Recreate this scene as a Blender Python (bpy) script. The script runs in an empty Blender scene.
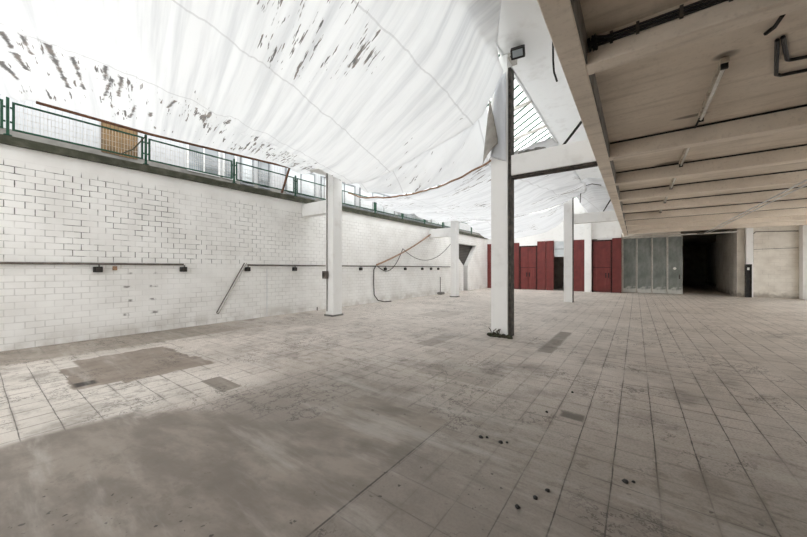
import bpy, math, random
from mathutils import Vector, noise as mnoise
random.seed(7)
sc = bpy.context.scene
C = sc.collection
R = math.radians

# ------------------------------------------------------------------ node helpers
class V:
    nt = None
    def __init__(s, k): s.k = k
    def __add__(s, o): return op('ADD', s, o)
    def __radd__(s, o): return op('ADD', o, s)
    def __sub__(s, o): return op('SUBTRACT', s, o)
    def __rsub__(s, o): return op('SUBTRACT', o, s)
    def __mul__(s, o): return op('MULTIPLY', s, o)
    def __rmul__(s, o): return op('MULTIPLY', o, s)
    def __truediv__(s, o): return op('DIVIDE', s, o)

def setin(sock, v):
    if isinstance(v, V): V.nt.links.new(v.k, sock)
    elif isinstance(v, (tuple, list)):
        sock.default_value = tuple(v) + ((1,) if len(v) == 3 and sock.type == 'RGBA' else ())
    else: sock.default_value = v

def op(name, *args, clamp=False):
    n = V.nt.nodes.new('ShaderNodeMath'); n.operation = name; n.use_clamp = clamp
    for i, a in enumerate(args): setin(n.inputs[i], a)
    return V(n.outputs[0])
def absv(a): return op('ABSOLUTE', a)
def vmin(a, b): return op('MINIMUM', a, b)
def vmax(a, b): return op('MAXIMUM', a, b)
def fract(a): return op('FRACT', a)
def floorv(a): return op('FLOOR', a)
def clamp(a): return op('ADD', a, 0.0, clamp=True)
def sstep(a, lo, hi):
    n = V.nt.nodes.new('ShaderNodeMapRange'); n.interpolation_type = 'SMOOTHSTEP'
    setin(n.inputs['Value'], a); n.inputs['From Min'].default_value = lo; n.inputs['From Max'].default_value = hi
    if lo > hi:
        n.inputs['From Min'].default_value = hi; n.inputs['From Max'].default_value = lo
        n.inputs['To Min'].default_value = 1; n.inputs['To Max'].default_value = 0
    return V(n.outputs[0])
def coords(kind='Object'):
    n = V.nt.nodes.new('ShaderNodeTexCoord'); return V(n.outputs[kind])
def sep(v):
    n = V.nt.nodes.new('ShaderNodeSeparateXYZ'); setin(n.inputs[0], v); return [V(o) for o in n.outputs]
def comb(x, y, z=0.0):
    n = V.nt.nodes.new('ShaderNodeCombineXYZ')
    for i, a in enumerate((x, y, z)): setin(n.inputs[i], a)
    return V(n.outputs[0])
def noise(vec, scale, detail=3, rough=.55):
    n = V.nt.nodes.new('ShaderNodeTexNoise'); setin(n.inputs['Vector'], vec)
    n.inputs['Scale'].default_value = scale; n.inputs['Detail'].default_value = detail; n.inputs['Roughness'].default_value = rough
    return V(n.outputs[0])
def white(vec):
    n = V.nt.nodes.new('ShaderNodeTexWhiteNoise'); n.noise_dimensions = '3D'; setin(n.inputs['Vector'], vec); return V(n.outputs['Value'])
def mix(f, a, b):
    n = V.nt.nodes.new('ShaderNodeMix'); n.data_type = 'RGBA'
    setin(n.inputs[0], f); setin(n.inputs[6], a); setin(n.inputs[7], b); return V(n.outputs[2])
def bump(h, strength=.3, dist=.02):
    n = V.nt.nodes.new('ShaderNodeBump'); setin(n.inputs['Height'], h)
    n.inputs['Strength'].default_value = strength; n.inputs['Distance'].default_value = dist; return V(n.outputs[0])
def start(name):
    m = bpy.data.materials.new(name); m.use_nodes = True; V.nt = m.node_tree
    V.nt.nodes.clear(); return m
def principled(color, rough=.7, metal=0.0, normal=None, spec=.3):
    n = V.nt.nodes.new('ShaderNodeBsdfPrincipled')
    setin(n.inputs['Base Color'], color); setin(n.inputs['Roughness'], rough); setin(n.inputs['Metallic'], metal)
    n.inputs['Specular IOR Level'].default_value = spec
    if normal is not None: setin(n.inputs['Normal'], normal)
    return V(n.outputs[0])
def out(sh):
    n = V.nt.nodes.new('ShaderNodeOutputMaterial'); V.nt.links.new(sh.k, n.inputs[0])
def rgb(r, g, b):   # sRGB 0-255 to linear
    f = lambda c: (c/255/12.92) if c/255 <= .04045 else ((c/255+.055)/1.055)**2.4
    return (f(r), f(g), f(b), 1)

def simple(name, c1, c2=None, scale=6, rough=.7, metal=0.0, spec=.3, lo=.4, hi=.7, bmp=0):
    m = start(name); P = coords()
    c = c1
    h = noise(P, scale, 4)
    if c2: c = mix(sstep(h, lo, hi), c1, c2)
    out(principled(c, rough, metal, bump(noise(P, scale*6, 3), bmp, .01) if bmp else None, spec)); return m

M = {}
M['white'] = simple('white_paint', (.86, .86, .85, 1), (.72, .71, .69, 1), 3, .6, lo=.5, hi=.85, bmp=.15)
M['dark_steel'] = simple('dark_rusty_steel', (.035, .030, .026, 1), (.10, .085, .07, 1), 9, .7, bmp=.3)
M['green'] = simple('green_paint', (.018, .075, .045, 1), (.03, .10, .06, 1), 8, .45)
M['olive'] = simple('olive_ledge', (.055, .058, .040, 1), (.10, .10, .075, 1), 5, .8, bmp=.2)
M['rust'] = simple('rusty_brown', (.16, .075, .04, 1), (.09, .045, .03, 1), 7, .8, bmp=.2)
M['black'] = simple('black_plastic', (.016, .015, .015, 1), (.03, .028, .026, 1), 9, .55)
M['pipe'] = simple('grey_brown_pipe', (.10, .085, .075, 1), (.18, .15, .13, 1), 6, .55)
M['steel'] = simple('pale_steel', (.58, .56, .52, 1), (.40, .37, .33, 1), 8, .5)
M['lampbody'] = simple('yellowed_enamel', (.55, .49, .40, 1), (.32, .27, .21, 1), 9, .5)
M['tube'] = simple('lamp_tube', (.85, .84, .80, 1), (.75, .72, .66, 1), 12, .25)
M['wood'] = simple('tan_batten', (.34, .21, .13, 1), (.22, .13, .08, 1), 9, .75)
M['leaf'] = simple('dry_dirt', (.045, .036, .026, 1), (.03, .05, .02, 1), 30, .9)
M['kick'] = simple('pale_grey_plinth', (.22, .215, .20, 1), (.15, .145, .135, 1), 2.5, .9, bmp=.2)
M['darkroom'] = simple('grey_plaster', (.38, .35, .31, 1), (.25, .23, .20, 1), 2, .9)
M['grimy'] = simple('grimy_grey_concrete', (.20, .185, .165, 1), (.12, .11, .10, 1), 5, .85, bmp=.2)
M['frame'] = simple('window_frame_white', (.70, .71, .71, 1), (.60, .60, .60, 1), 4, .5)
M['greyframe'] = simple('window_frame_grey', (.25, .27, .28, 1), (.18, .19, .20, 1), 4, .5)

def mat_glass_pane():
    m = start('window_pane'); P = coords()
    out(principled(mix(sstep(noise(P, .8, 2), .4, .6), (.16, .18, .19, 1), (.30, .33, .35, 1)), .08, 0, None, .8)); return m
M['pane'] = mat_glass_pane()
def mat_pale_pane():
    m = start('pale_pane'); P = coords()
    out(principled(mix(sstep(noise(P, .8, 2), .4, .6), (.50, .54, .56, 1), (.66, .69, .70, 1)), .12, 0, None, .6)); return m
M['palepane'] = mat_pale_pane()

def mat_brick():
    m = start('white_brick'); x, y, z = sep(coords())
    P = comb(x, y, z)
    zz = z + (noise(comb(0.0, y, z), 1.3, 2) - .5)*.02
    row = floorv(zz/.125)
    u = y/.25 + fract(row*.5)
    fy = fract(u); fz = fract(zz/.125)
    dy = vmin(fy, 1 - fy)*.25; dz = vmin(fz, 1 - fz)*.125
    bid = white(comb(floorv(u), row, 3.0))
    bid2 = white(comb(floorv(u + .5), row, 9.0))
    wob = (noise(P, 14, 3) - .5)*.010
    jy = sstep(dy + wob, .011, .004); jz = sstep(dz + wob, .010, .003)
    joint = vmax(jy, jz)
    # open, unpainted joints in the upper part of the wall
    big = noise(comb(0.0, y*.6, z), 1.1, 3)
    upper = sstep(z, 1.60, 1.68)*sstep(z, 3.52, 3.40)
    east = sstep(y, 9.0, 2.0)*.75 + .25
    openj = sstep(vmax(jy*(bid2*.75 + .35), jz*(sstep(noise(comb(0.0, y*1.7, row*3.3), 1.6, 2), .42, .60))), .45, .75)
    openj = openj*upper*east*sstep(big, .30, .55)
    plast = sstep(z, 3.40, 3.46)                          # smooth rendered band on top
    base = mix(sstep(noise(P, 1.2, 4), .35, .75), (.87, .865, .845, 1), (.76, .75, .725, 1))
    base = mix(bid*.10, base, (.55, .54, .51, 1))
    faint = joint*(1 - plast)*(.32*sstep(noise(P, 2.2, 2), .35, .62) + .08)
    col = mix(faint, base, (.36, .345, .32, 1))
    col = mix(openj*.9, col, (.05, .045, .04, 1))
    dirt = sstep(z, .45, 0.0)*sstep(noise(P, 2.5, 4), .35, .7)*.55
    col = mix(dirt, col, (.40, .36, .31, 1))
    # worn lines of an old ladder fixing
    ladder = vmax(sstep(absv(y - 2.12), .10, .05), sstep(absv(y - 2.60), .10, .05))*sstep(absv(z - .85), .62, .5)
    ladder = ladder*sstep(absv(fract(z/.31) - .5), .12, .04)*sstep(noise(P, 8, 3), .42, .6)
    col = mix(ladder*.75, col, (.10, .09, .08, 1))
    h = (1 - joint*(1 - plast))*.8 + noise(P, 22, 3)*.25
    out(principled(col, .65, 0, bump(h, .35, .012), .25)); return m
M['brick'] = mat_brick()

def mat_floor():
    m = start('worn_floor'); x, y, z = sep(coords())
    P = comb(x, y, 0.0)
    T = .265
    n1 = noise(P, .55, 5, .6); n2 = noise(P, 2.3, 5, .62); n3 = noise(P, 11, 4, .65); n4 = noise(P, 55, 3, .65)
    wx = x + (noise(P, 1.6, 2) - .5)*.016; wy = y + (noise(comb(x, y, 5.0), 1.6, 2) - .5)*.016
    u = (wx + .14)/T; v = wy/T
    fx = fract(u); fy = fract(v)
    dx = vmin(fx, 1 - fx)*T; dy = vmin(fy, 1 - fy)*T
    tid = white(comb(floorv(u), floorv(v), 1.0))
    crumb = (n3 - .5)*.012
    gx = sstep(dx + crumb, .006, .0015)*(sstep(noise(comb(x*.9, y*.35, 2.0), 1.3, 3), .34, .52)*.75 + .25)
    gy = sstep(dy + crumb, .006, .0015)*(sstep(noise(comb(x*.35, y*.9, 7.0), 1.3, 3), .40, .56)*.80 + .15)
    grout = vmax(gx, gy)
    def box(cx, cy, hx, hy, w=.05, soft=.02):
        d = vmax(absv(x - cx) - hx, absv(y - cy) - hy) + (n2 - .5)*w*2
        return sstep(d, soft, -soft)
    base = mix(sstep(n1, .32, .68), (.68, .615, .56, 1), (.47, .415, .37, 1))
    base = mix(sstep(n2, .40, .80)*.55, base, (.24, .205, .172, 1))
    base = mix(sstep(n4, .42, .66)*.55, base, (.27, .245, .215, 1))
    base = mix((tid - .35)*.25, base, (.25, .225, .20, 1))
    near_shade = sstep(y + (n1 - .5)*3.4 + (n2 - .5)*1.2, 5.2, 1.6)*sstep(x, -4.6, -3.2)  # shade under the slab and edge falloff, painted into the near floor
    base = mix(near_shade*.86, base, (.165, .142, .121, 1))
    # left field: cleaner pale tiles
    pale = sstep(x, -3.9, -4.4)*sstep(x, -7.9, -7.4)*sstep(y, 2.6, 1.2)
    base = mix(pale*.55, base, (.55, .52, .475, 1))
    # smooth screed in the near left foreground
    ed = y - 1.0 - (x + 4.3)*.56 + (n1 - .5)*1.3 + (n2 - .5)*.5 + (n3 - .5)*.12
    scr = sstep(ed, .10, -.10)*sstep(x + (n2 - .5)*.06, -1.46, -1.50)*sstep(x + (n1 - .5)*.5, -4.32, -4.16)
    scr = vmax(scr, box(-2.05, 2.35, .55, .45, .03))
    wipe = noise(comb(x*.7 + y*.3, y*1.8 - x*.4, 3.0), 1.6, 5, .65)
    screed = mix(sstep(wipe, .36, .62), (.25, .217, .186, 1), (.165, .141, .119, 1))
    screed = mix(sstep(n3, .45, .8)*.4, screed, (.19, .17, .15, 1))
    gstr = .45 + .5*vmax(sstep(x, -1.0, -.3), sstep(x, -4.0, -4.6)*sstep(y, 3.0, 1.5))
    far_light = sstep(y + (n1 - .5)*3.0, 4.5, 9.5)  # far floor painted lighter, standing in for brighter light there
    base = mix(far_light*.45, base, (.74, .685, .63, 1))
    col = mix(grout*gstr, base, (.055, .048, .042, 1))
    # strip of bare concrete beside the brick wall
    strip = sstep(x + (n2 - .5)*.12, -7.82, -7.92)*sstep(y, 5.5, 3.2)
    col = mix(strip*.85, col, mix(sstep(n2, .3, .7), (.22, .185, .15, 1), (.30, .26, .22, 1)))
    col = mix(scr, col, screed)
    col = mix(sstep(absv(x + 1.485 + crumb*.6), .010, .003)*sstep(y, 2.7, 2.5)*.9, col, (.045, .039, .034, 1))
    screedmask = scr
    near = sstep(vmin(dx, dy), .03, .0)*sstep(noise(comb(x, y, 31.0), 2.1, 4, .65), .45, .62)*(1 - screedmask)
    col = mix(near*.40, col, (.12, .102, .086, 1))
    mott = sstep(noise(comb(x*1.0, y*1.3, 41.0), 5.5, 6, .72), .50, .66)*sstep(noise(comb(x, y, 51.0), .7, 3), .38, .60)
    col = mix(mott*(.6 - far_light*.35), col, (.15, .128, .108, 1))
    # repair patches
    br = mix(sstep(n2, .3, .7), (.15, .118, .092, 1), (.235, .19, .155, 1))
    p1 = vmax(box(-6.45, 1.50, .92, .72, .14), box(-5.75, 1.75, .35, .55, .16))
    p1 = p1*(1 - box(-7.2, .85, .3, .14, .06))
    col = mix(p1*.9, col, br)
    hole = box(-5.80, .90, .10, .10, .05, .03)
    col = mix(hole*.95, col, (.02, .016, .013, 1))
    col = mix(box(-4.37, 1.94, .31, .12, .015, .008)*.85, col, (.16, .135, .11, 1))
    col = mix(box(-1.33, 7.2, .12, 1.12, .02)*.75, col, (.15, .128, .105, 1))
    col = mix(box(-3.36, 5.8, .18, .55, .05)*.55, col, (.19, .165, .14, 1))
    col = mix(box(-2.05, 4.2, .55, .35, .06)*.45, col, (.20, .175, .145, 1))
    col = mix(box(-5.2, 9.3, .5, .8, .2)*.35, col, (.22, .19, .155, 1))
    col = mix(box(-.53, 3.62, .11, .08, .05)*.8, col, (.08, .07, .06, 1))
    # ragged cracks and dark crumbs along joints
    cr = noise(comb(x*1.0, y*1.0, 4.0), 3.2, 6, .7)
    crack = sstep(absv(cr - .5), .017, .004)*sstep(noise(P, .8, 3), .46, .60)*(1 - screedmask)
    col = mix(crack*.8, col, (.06, .05, .045, 1))
    spots = sstep(noise(P, 18, 2, .5), .66, .71)*sstep(noise(comb(x, y, 11.0), .9, 3), .50, .60)
    col = mix(spots*.85, col, (.04, .034, .03, 1))
    blob = sstep((x - .12)*(x - .12)*60.0 + 0.0, 1.0, .2)
    stn = sstep(noise(comb(x, y, 21.0), 1.15, 6, .68), .52, .72)
    col = mix(stn*(.6 - far_light*.3), col, (.13, .112, .095, 1))
    round_st = sstep((x - .40)*(x - .40) + (y - 3.05)*(y - 3.05) + (n3 - .5)*.02, .028, .006)
    col = mix(round_st*.38, col, (.11, .09, .075, 1))
    # grey tyre arcs on the right, far
    rr = op('SQRT', (x - 5.2)*(x - 5.2) + (y - 9.0)*(y - 9.0))
    tyre = vmax(sstep(absv(rr - 2.6), .16, .08), sstep(absv(rr - 3.1), .16, .08))*sstep(y, 9.6, 10.6)*sstep(n2, .3, .55)
    col = mix(tyre*.4, col, (.17, .155, .14, 1))
    scuff = sstep(noise(comb(x*.45, y*2.4, 1.0), 1.5, 5, .65), .48, .70)
    col = mix(scuff*.30, col, (.55, .52, .48, 1))
    hgt = (1 - grout*(1 - screedmask))*.6 + n3*.35 + n4*.15
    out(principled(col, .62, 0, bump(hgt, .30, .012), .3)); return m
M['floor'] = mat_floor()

def mat_concrete():
    m = start('beige_concrete'); P = coords('Object'); x, y, z = sep(P)
    n1 = noise(P, .7, 5, .6); n2 = noise(comb(x*.5, y*4, z), 1.6, 4); n3 = noise(P, 24, 3)
    c = mix(sstep(n1, .3, .7), (.84, .755, .655, 1), (.70, .625, .535, 1))
    c = mix(sstep(n2, .45, .75)*.45, c, (.38, .32, .255, 1))
    c = mix(sstep(n3, .5, .8)*.25, c, (.30, .25, .20, 1))
    out(principled(c, .8, 0, bump(noise(P, 40, 3), .25, .008), .2)); return m
M['concrete'] = mat_concrete()

def mat_slab():
    # same concrete, with soot marks where the lamps are fixed
    m = start('sooted_concrete_slab'); P = coords(); x, y, z = sep(P)
    n1 = noise(P, .7, 5, .6); n2 = noise(comb(x*.5, y*4, z), 1.6, 4); n3 = noise(P, 24, 3)
    c = mix(sstep(n1, .3, .7), (.80, .715, .61, 1), (.64, .565, .475, 1))
    c = mix(sstep(n2, .45, .75)*.45, c, (.38, .31, .24, 1))
    c = mix(sstep(n3, .5, .8)*.25, c, (.33, .27, .205, 1))
    for (sx, sy, rx, ry) in ((.77, 4.76, .10, .08), (.66, 6.35, .20, .06), (.62, 8.95, .30, .16), (.60, 11.4, .35, .18), (.60, 13.9, .4, .25)):
        d = (x - sx)*(x - sx)*(1/rx**2) + (y - sy)*(y - sy)*(1/ry**2) + (noise(P, 6, 3) - .5)*.9
        c = mix(sstep(d, 1.6, .1)*.75, c, (.07, .055, .042, 1))
    d = (x - 1.0)*(x - 1.0)*6.0 + (y - 5.0)*(y - 5.0)*9.0 + (noise(P, 5, 3) - .5)*1.2
    c = mix(sstep(d, 1.1, .4)*.35, c, (.62, .55, .47, 1))
    out(principled(c, .8, 0, bump(noise(P, 40, 3), .25, .008), .2)); return m
M['slab'] = mat_slab()

def mat_tarp(name, dirt_left=True, tint=(.84, .85, .86, 1), tr=.33):
    m = start(name); P = coords(); x, y, z = sep(P)
    q = y + x*.235
    rip = noise(comb(q*4.5, x*.22, 0.0), 1.0, 4, .6)
    c = mix(sstep(rip, .40, .75)*.7, tint, (.55, .565, .59, 1))
    dash = vmax(noise(comb(q*14.0, x*1.7, 3.0), 1.0, 3, .6), vmax(noise(comb(q*8.0, x*.9, 8.0), 1.0, 4, .65) - .01, noise(comb(q*5.5, x*.75, 15.0), 1.0, 4, .7) - .015))
    cloud = noise(comb(x*1.0, y*1.0, 6.0), .8, 3)
    if dirt_left:
        zone = sstep(x, -5.6, -7.6)*sstep(x, -9.1, -8.8)*.9
        zone = vmax(zone, sstep((x + 4.1)*(x + 4.1)*.8 + (y - 3.3)*(y - 3.3)*.6, 1.8, .4)*.9)
        zone = vmax(zone, sstep(y, 5.2, 6.5)*.7)
    else:
        zone = sstep(cloud, .40, .6)*.80
    dm = sstep(dash + (zone - 1.0)*.34 + (cloud - .5)*.35, .57, .61)
    if dirt_left:
        wob = (noise(P, 9, 4, .65) - .5)*.13
        for (xa, ya, xb, yb, r) in ((-7.32, .26, -7.64, .39, .05), (-7.75, .42, -8.1, .57, .055), (-8.09, .29, -8.49, .5, .05), (-7.16, .70, -8.21, 1.06, .045), (-7.18, .45, -7.54, .57, .03),
                                    (-7.22, .97, -8.11, 1.24, .03), (-7.12, 1.35, -7.56, 1.42, .025), (-7.2, 1.57, -7.9, 1.67, .04), (-7.42, 1.49, -8.26, 1.52, .015), (-8.06, 1.96, -8.66, 2.02, .02), (-7.23, 2.37, -7.65, 2.38, .02), (-8.15, 2.23, -8.32, 2.28, .04)):
            lx, ly = xb-xa, yb-ya; L2 = lx*lx+ly*ly; L = math.sqrt(L2)
            tt = clamp(((x - xa)*lx + (y - ya)*ly)*(1/L2))
            dd = absv((x - xa)*(ly/L) - (y - ya)*(lx/L))
            al = absv(((x - xa)*lx + (y - ya)*ly)*(1/L) - L/2) - L/2
            d_ = vmax(dd - r*.55*(1.15 - tt*.6), al) + wob
            dm = vmax(dm, sstep(d_, .03, -.012))
    brown = mix(sstep(noise(P, 5, 2), .4, .6), (.040, .034, .031, 1), (.12, .09, .068, 1))
    c = mix(dm*.85, c, brown)
    grime = sstep(cloud, .55, .85)*.25
    c = mix(grime, c, (.62, .60, .56, 1))
    # welded seams between widths of sheeting
    for k, (sx, sl) in enumerate(((-3.35, .10), (-5.2, -.06), (-7.0, .05))):
        s = sstep(absv(x - sx - (y - 3.0)*sl + (noise(P, .9, 2) - .5)*.12), .022, .010)
        c = mix(s*.40, c, (.42, .42, .43, 1))
    d = V.nt.nodes.new('ShaderNodeBsdfDiffuse'); setin(d.inputs[0], c)
    t = V.nt.nodes.new('ShaderNodeBsdfTranslucent'); setin(t.inputs[0], c)
    nb = bump(rip + dash*.3, .35, .04)
    setin(d.inputs['Normal'], nb); setin(t.inputs['Normal'], nb)
    mx = V.nt.nodes.new('ShaderNodeMixShader'); mx.inputs[0].default_value = tr
    V.nt.links.new(d.outputs[0], mx.inputs[1]); V.nt.links.new(t.outputs[0], mx.inputs[2])
    out(V(mx.outputs[0])); return m
M['tarp'] = mat_tarp('white_sheeting')
M['tarp_grey'] = mat_tarp('greyish_sheeting', False, (.80, .815, .84, 1), .42)
M['flap'] = simple('grimy_grey_sheeting', (.36, .34, .31, 1), (.26, .245, .225, 1), 4, .8)

def mat_roofglass():
    m = start('roof_glass')
    g = V.nt.nodes.new('ShaderNodeBsdfTransparent'); g.inputs[0].default_value = (.93, .94, .94, 1)
    d = V.nt.nodes.new('ShaderNodeBsdfGlossy'); d.inputs['Roughness'].default_value = .15
    mx = V.nt.nodes.new('ShaderNodeMixShader'); mx.inputs[0].default_value = .05
    V.nt.links.new(g.outputs[0], mx.inputs[1]); V.nt.links.new(d.outputs[0], mx.inputs[2]); out(V(mx.outputs[0])); return m
M['roofglass'] = mat_roofglass()

def mat_red():
    m = start('oxide_red_metal'); P = coords(); x, y, z = sep(P)
    st = noise(comb(x*9, y, z*.5), 1.0, 4); n = noise(P, 3, 4)
    c = mix(sstep(n, .35, .7), (.165, .032, .029, 1), (.125, .026, .024, 1))
    c = mix(sstep(st, .50, .75)*.35, c, (.30, .075, .065, 1))
    c = mix(sstep(z, .30, 0.0)*sstep(n, .35, .6)*.5, c, (.12, .06, .05, 1))
    out(principled(c, .5, 0, None, .35)); return m
M['red'] = mat_red()
M['darkred'] = simple('dark_red_edge', (.045, .010, .009, 1), (.03, .009, .008, 1), 4, .6)

def mat_galv():
    m = start('weathered_zinc'); P = coords(); x, y, z = sep(P)
    n = noise(comb(x, y, z*.6), 2.2, 5, .6); st = noise(comb(x*8, y, z*.8), 1.0, 4)
    c = mix(sstep(n, .30, .72), (.125, .14, .13, 1), (.27, .285, .265, 1))
    c = mix(sstep(st, .50, .78)*.5, c, (.13, .14, .13, 1))
    wear = sstep(z + (noise(P, 4, 4) - .5)*.9, .42, .16)
    c = mix(wear*.8, c, (.62, .61, .58, 1))
    out(principled(c, .5, .25, None, .4)); return m
M['galv'] = mat_galv()

def mat_facade():
    m = start('white_corrugated_cladding'); P = coords(); x, y, z = sep(P)
    r = fract(y/.11)
    g = sstep(absv(r - .5), .10, .03)
    c = mix(g*.30, (.50, .515, .53, 1), (.24, .255, .27, 1))
    out(principled(c, .5, 0, bump(absv(r - .5), .6, .03), .3)); return m
M['facade'] = mat_facade()

def mat_browndoor():
    m = start('brown_slatted_door'); P = coords(); x, y, z = sep(P)
    g = sstep(absv(fract(y/.075) - .5), .14, .06)
    c = mix(sstep(noise(P, 3, 3), .4, .6), (.20, .125, .055, 1), (.13, .085, .04, 1))
    out(principled(mix(g*.7, c, (.05, .035, .02, 1)), .6)); return m
M['browndoor'] = mat_browndoor()

def mat_oldwall():
    m = start('dirty_white_masonry'); P = coords(); x, y, z = sep(P)
    n = noise(P, 1.6, 5, .6)
    c = mix(sstep(n, .35, .7), (.84, .80, .73, 1), (.70, .655, .585, 1))
    zr = fract(z/.2); row = floorv(z/.2)
    br = fract((x + y)/.4 + fract(row*.5))
    j = vmax(sstep(vmin(zr, 1 - zr), .06, .02), sstep(vmin(br, 1 - br), .03, .01))
    c = mix(j*.22*sstep(noise(P, 2.5, 2), .4, .6), c, (.25, .22, .19, 1))
    c = mix(sstep(z + (noise(P, 5, 4) - .5)*.8, .35, .0)*.6, c, (.20, .165, .13, 1))
    out(principled(c, .75, 0, bump(noise(P, 18, 4), .25, .01), .2)); return m
M['oldwall'] = mat_oldwall()

def mat_shutter():
    m = start('dark_slatted_shutter'); P = coords(); x, y, z = sep(P)
    g = sstep(absv(fract(z/.11) - .5), .2, .05)
    out(principled(mix(g, (.085, .078, .07, 1), (.03, .027, .025, 1)), .6)); return m
M['shutter'] = mat_shutter()

# ------------------------------------------------------------------ mesh helpers
class MB:
    def __init__(s): s.v = []; s.f = []
    def quad(s, a, b, c, d):
        n = len(s.v); s.v += [tuple(a), tuple(b), tuple(c), tuple(d)]; s.f.append((n, n+1, n+2, n+3)); return s
    def box(s, x0, x1, y0, y1, z0, z1):
        n = len(s.v)
        s.v += [(x0,y0,z0),(x1,y0,z0),(x1,y1,z0),(x0,y1,z0),(x0,y0,z1),(x1,y0,z1),(x1,y1,z1),(x0,y1,z1)]
        s.f += [tuple(n+i for i in q) for q in ((0,3,2,1),(4,5,6,7),(0,1,5,4),(1,2,6,5),(2,3,7,6),(3,0,4,7))]; return s
    def prism(s, poly, axis, a, b):
        # poly: 2-D points; axis 'x' -> (y,z), 'y' -> (x,z), 'z' -> (x,y)
        def P(p, t): return {'x': (t, p[0], p[1]), 'y': (p[0], t, p[1]), 'z': (p[0], p[1], t)}[axis]
        n = len(s.v); k = len(poly)
        s.v += [P(p, a) for p in poly] + [P(p, b) for p in poly]
        s.f.append(tuple(range(n, n+k))); s.f.append(tuple(range(n+2*k-1, n+k-1, -1)))
        for i in range(k):
            j = (i+1) % k; s.f.append((n+i, n+j, n+k+j, n+k+i))
        return s
    def tube(s, pts, r, seg=8, closed_ends=True):
        pts = [Vector(p) for p in pts]; n0 = len(s.v)
        up = None
        for i, p in enumerate(pts):
            d = (pts[min(i+1, len(pts)-1)] - pts[max(i-1, 0)]).normalized()
            if up is None:
                up = Vector((0, 0, 1)) if abs(d.z) < .9 else Vector((1, 0, 0))
            side = d.cross(up).normalized(); up = side.cross(d).normalized()
            for k in range(seg):
                a = 2*math.pi*k/seg
                s.v.append(tuple(p + side*math.cos(a)*r + up*math.sin(a)*r))
        for i in range(len(pts)-1):
            for k in range(seg):
                a = n0+i*seg+k; b = n0+i*seg+(k+1) % seg
                s.f.append((a, b, b+seg, a+seg))
        if closed_ends:
            s.f.append(tuple(n0+k for k in range(seg-1, -1, -1)))
            e = n0+(len(pts)-1)*seg; s.f.append(tuple(e+k for k in range(seg)))
        return s
    def lump(s, c, rx, ry, rz, seed=0, nu=10, nv=6):
        n0 = len(s.v)
        for j in range(nv+1):
            t = math.pi*j/nv
            for i in range(nu):
                a = 2*math.pi*i/nu
                d = Vector((math.sin(t)*math.cos(a), math.sin(t)*math.sin(a), math.cos(t)))
                k = 1 + .35*mnoise.noise(d*1.7 + Vector((seed*3.1, seed, 0)))
                s.v.append((c[0]+d.x*rx*k, c[1]+d.y*ry*k, max(c[2]+d.z*rz*k, .0005)))
        for j in range(nv):
            for i in range(nu):
                a = n0+j*nu+i; b = n0+j*nu+(i+1) % nu
                s.f.append((a, b, b+nu, a+nu))
        return s
    def build(s, name, m, parent=None, smooth=False, bevel=0, center=True):
        me = bpy.data.meshes.new(name)
        off = Vector((0, 0, 0))
        if center and parent is None:
            xs, ys, zs = zip(*s.v)
            off = Vector(((min(xs)+max(xs))/2, (min(ys)+max(ys))/2, min(zs)))
        elif parent is not None:
            off = parent_world(parent)
        me.from_pydata([tuple(Vector(p)-off) for p in s.v], [], s.f); me.update()
        o = bpy.data.objects.new(name, me); C.objects.link(o)
        if parent is not None: o.parent = parent
        else: o.location = off
        me.materials.append(M[m] if isinstance(m, str) else m)
        if smooth:
            for p in me.polygons: p.use_smooth = True
        if bevel:
            b = o.modifiers.new('bevel', 'BEVEL'); b.width = bevel; b.segments = 2; b.limit_method = 'ANGLE'
        import bmesh
        bm = bmesh.new(); bm.from_mesh(me); bmesh.ops.recalc_face_normals(bm, faces=bm.faces[:]); bm.to_mesh(me); bm.free()
        return o
def parent_world(o):
    v = Vector((0, 0, 0))
    while o is not None: v += o.location; o = o.parent
    return v
def tag(o, label, cat, group=None):
    o['label'] = label; o['category'] = cat
    if group: o['group'] = group
    return o
def thing(name, label, cat, loc, group=None):
    o = bpy.data.objects.new(name, None); o.empty_display_size = .1; C.objects.link(o); o.location = loc
    return tag(o, label, cat, group)
def struct(o, label=None, cat=None):
    o['kind'] = 'structure'
    if label: o['label'] = label; o['category'] = cat
    return o
def copy_thing(src, delta, label, group=None):
    c = src.copy(); C.objects.link(c); c.location = src.location + Vector(delta); c['label'] = label
    if group: c['group'] = group
    for ch in list(src.children):
        d = ch.copy(); C.objects.link(d); d.parent = c
        for g in list(ch.children):
            e = g.copy(); C.objects.link(e); e.parent = d
    return c
ORD = ['first','second','third','fourth','fifth','sixth','seventh','eighth','ninth','tenth','eleventh','twelfth','thirteenth','fourteenth']

XW = -9.25           # inner face of the brick wall
YB = 23.6            # back wall with the red doors
YG = 24.3            # recessed zinc doors and right-hand end wall
ZS = 3.77            # underside of the concrete slab

# ------------------------------------------------------------------ the setting
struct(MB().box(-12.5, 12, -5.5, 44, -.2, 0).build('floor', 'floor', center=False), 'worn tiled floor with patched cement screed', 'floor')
# left brick wall with a funnel-shaped opening near its far end
wl = MB()
wl.box(XW-.3, XW, -5.5, 18.6, 0, 3.85)
wl.box(XW-.3, XW, 18.6, 21.5, 3.12, 3.85)
wl.prism([(18.6, 0), (19.40, 0), (19.40, 1.70), (18.6, 2.22)], 'x', XW-.3, XW)
wl.prism([(20.05, 0), (21.5, 0), (21.5, 3.12), (20.05, 1.70)], 'x', XW-.3, XW)
wl.box(XW-.3, XW, 21.5, YB, 0, 3.85)
struct(wl.build('wall_left', 'brick', center=False), 'long white painted brick wall', 'wall')
sh = MB().box(XW-.40, XW-.34, 17.4, 23.3, 0, 3.5)
tag(sh.build('shutter', 'shutter'), 'dark slatted shutter behind the funnel shaped opening at the far end of the brick wall', 'shutter')
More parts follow.
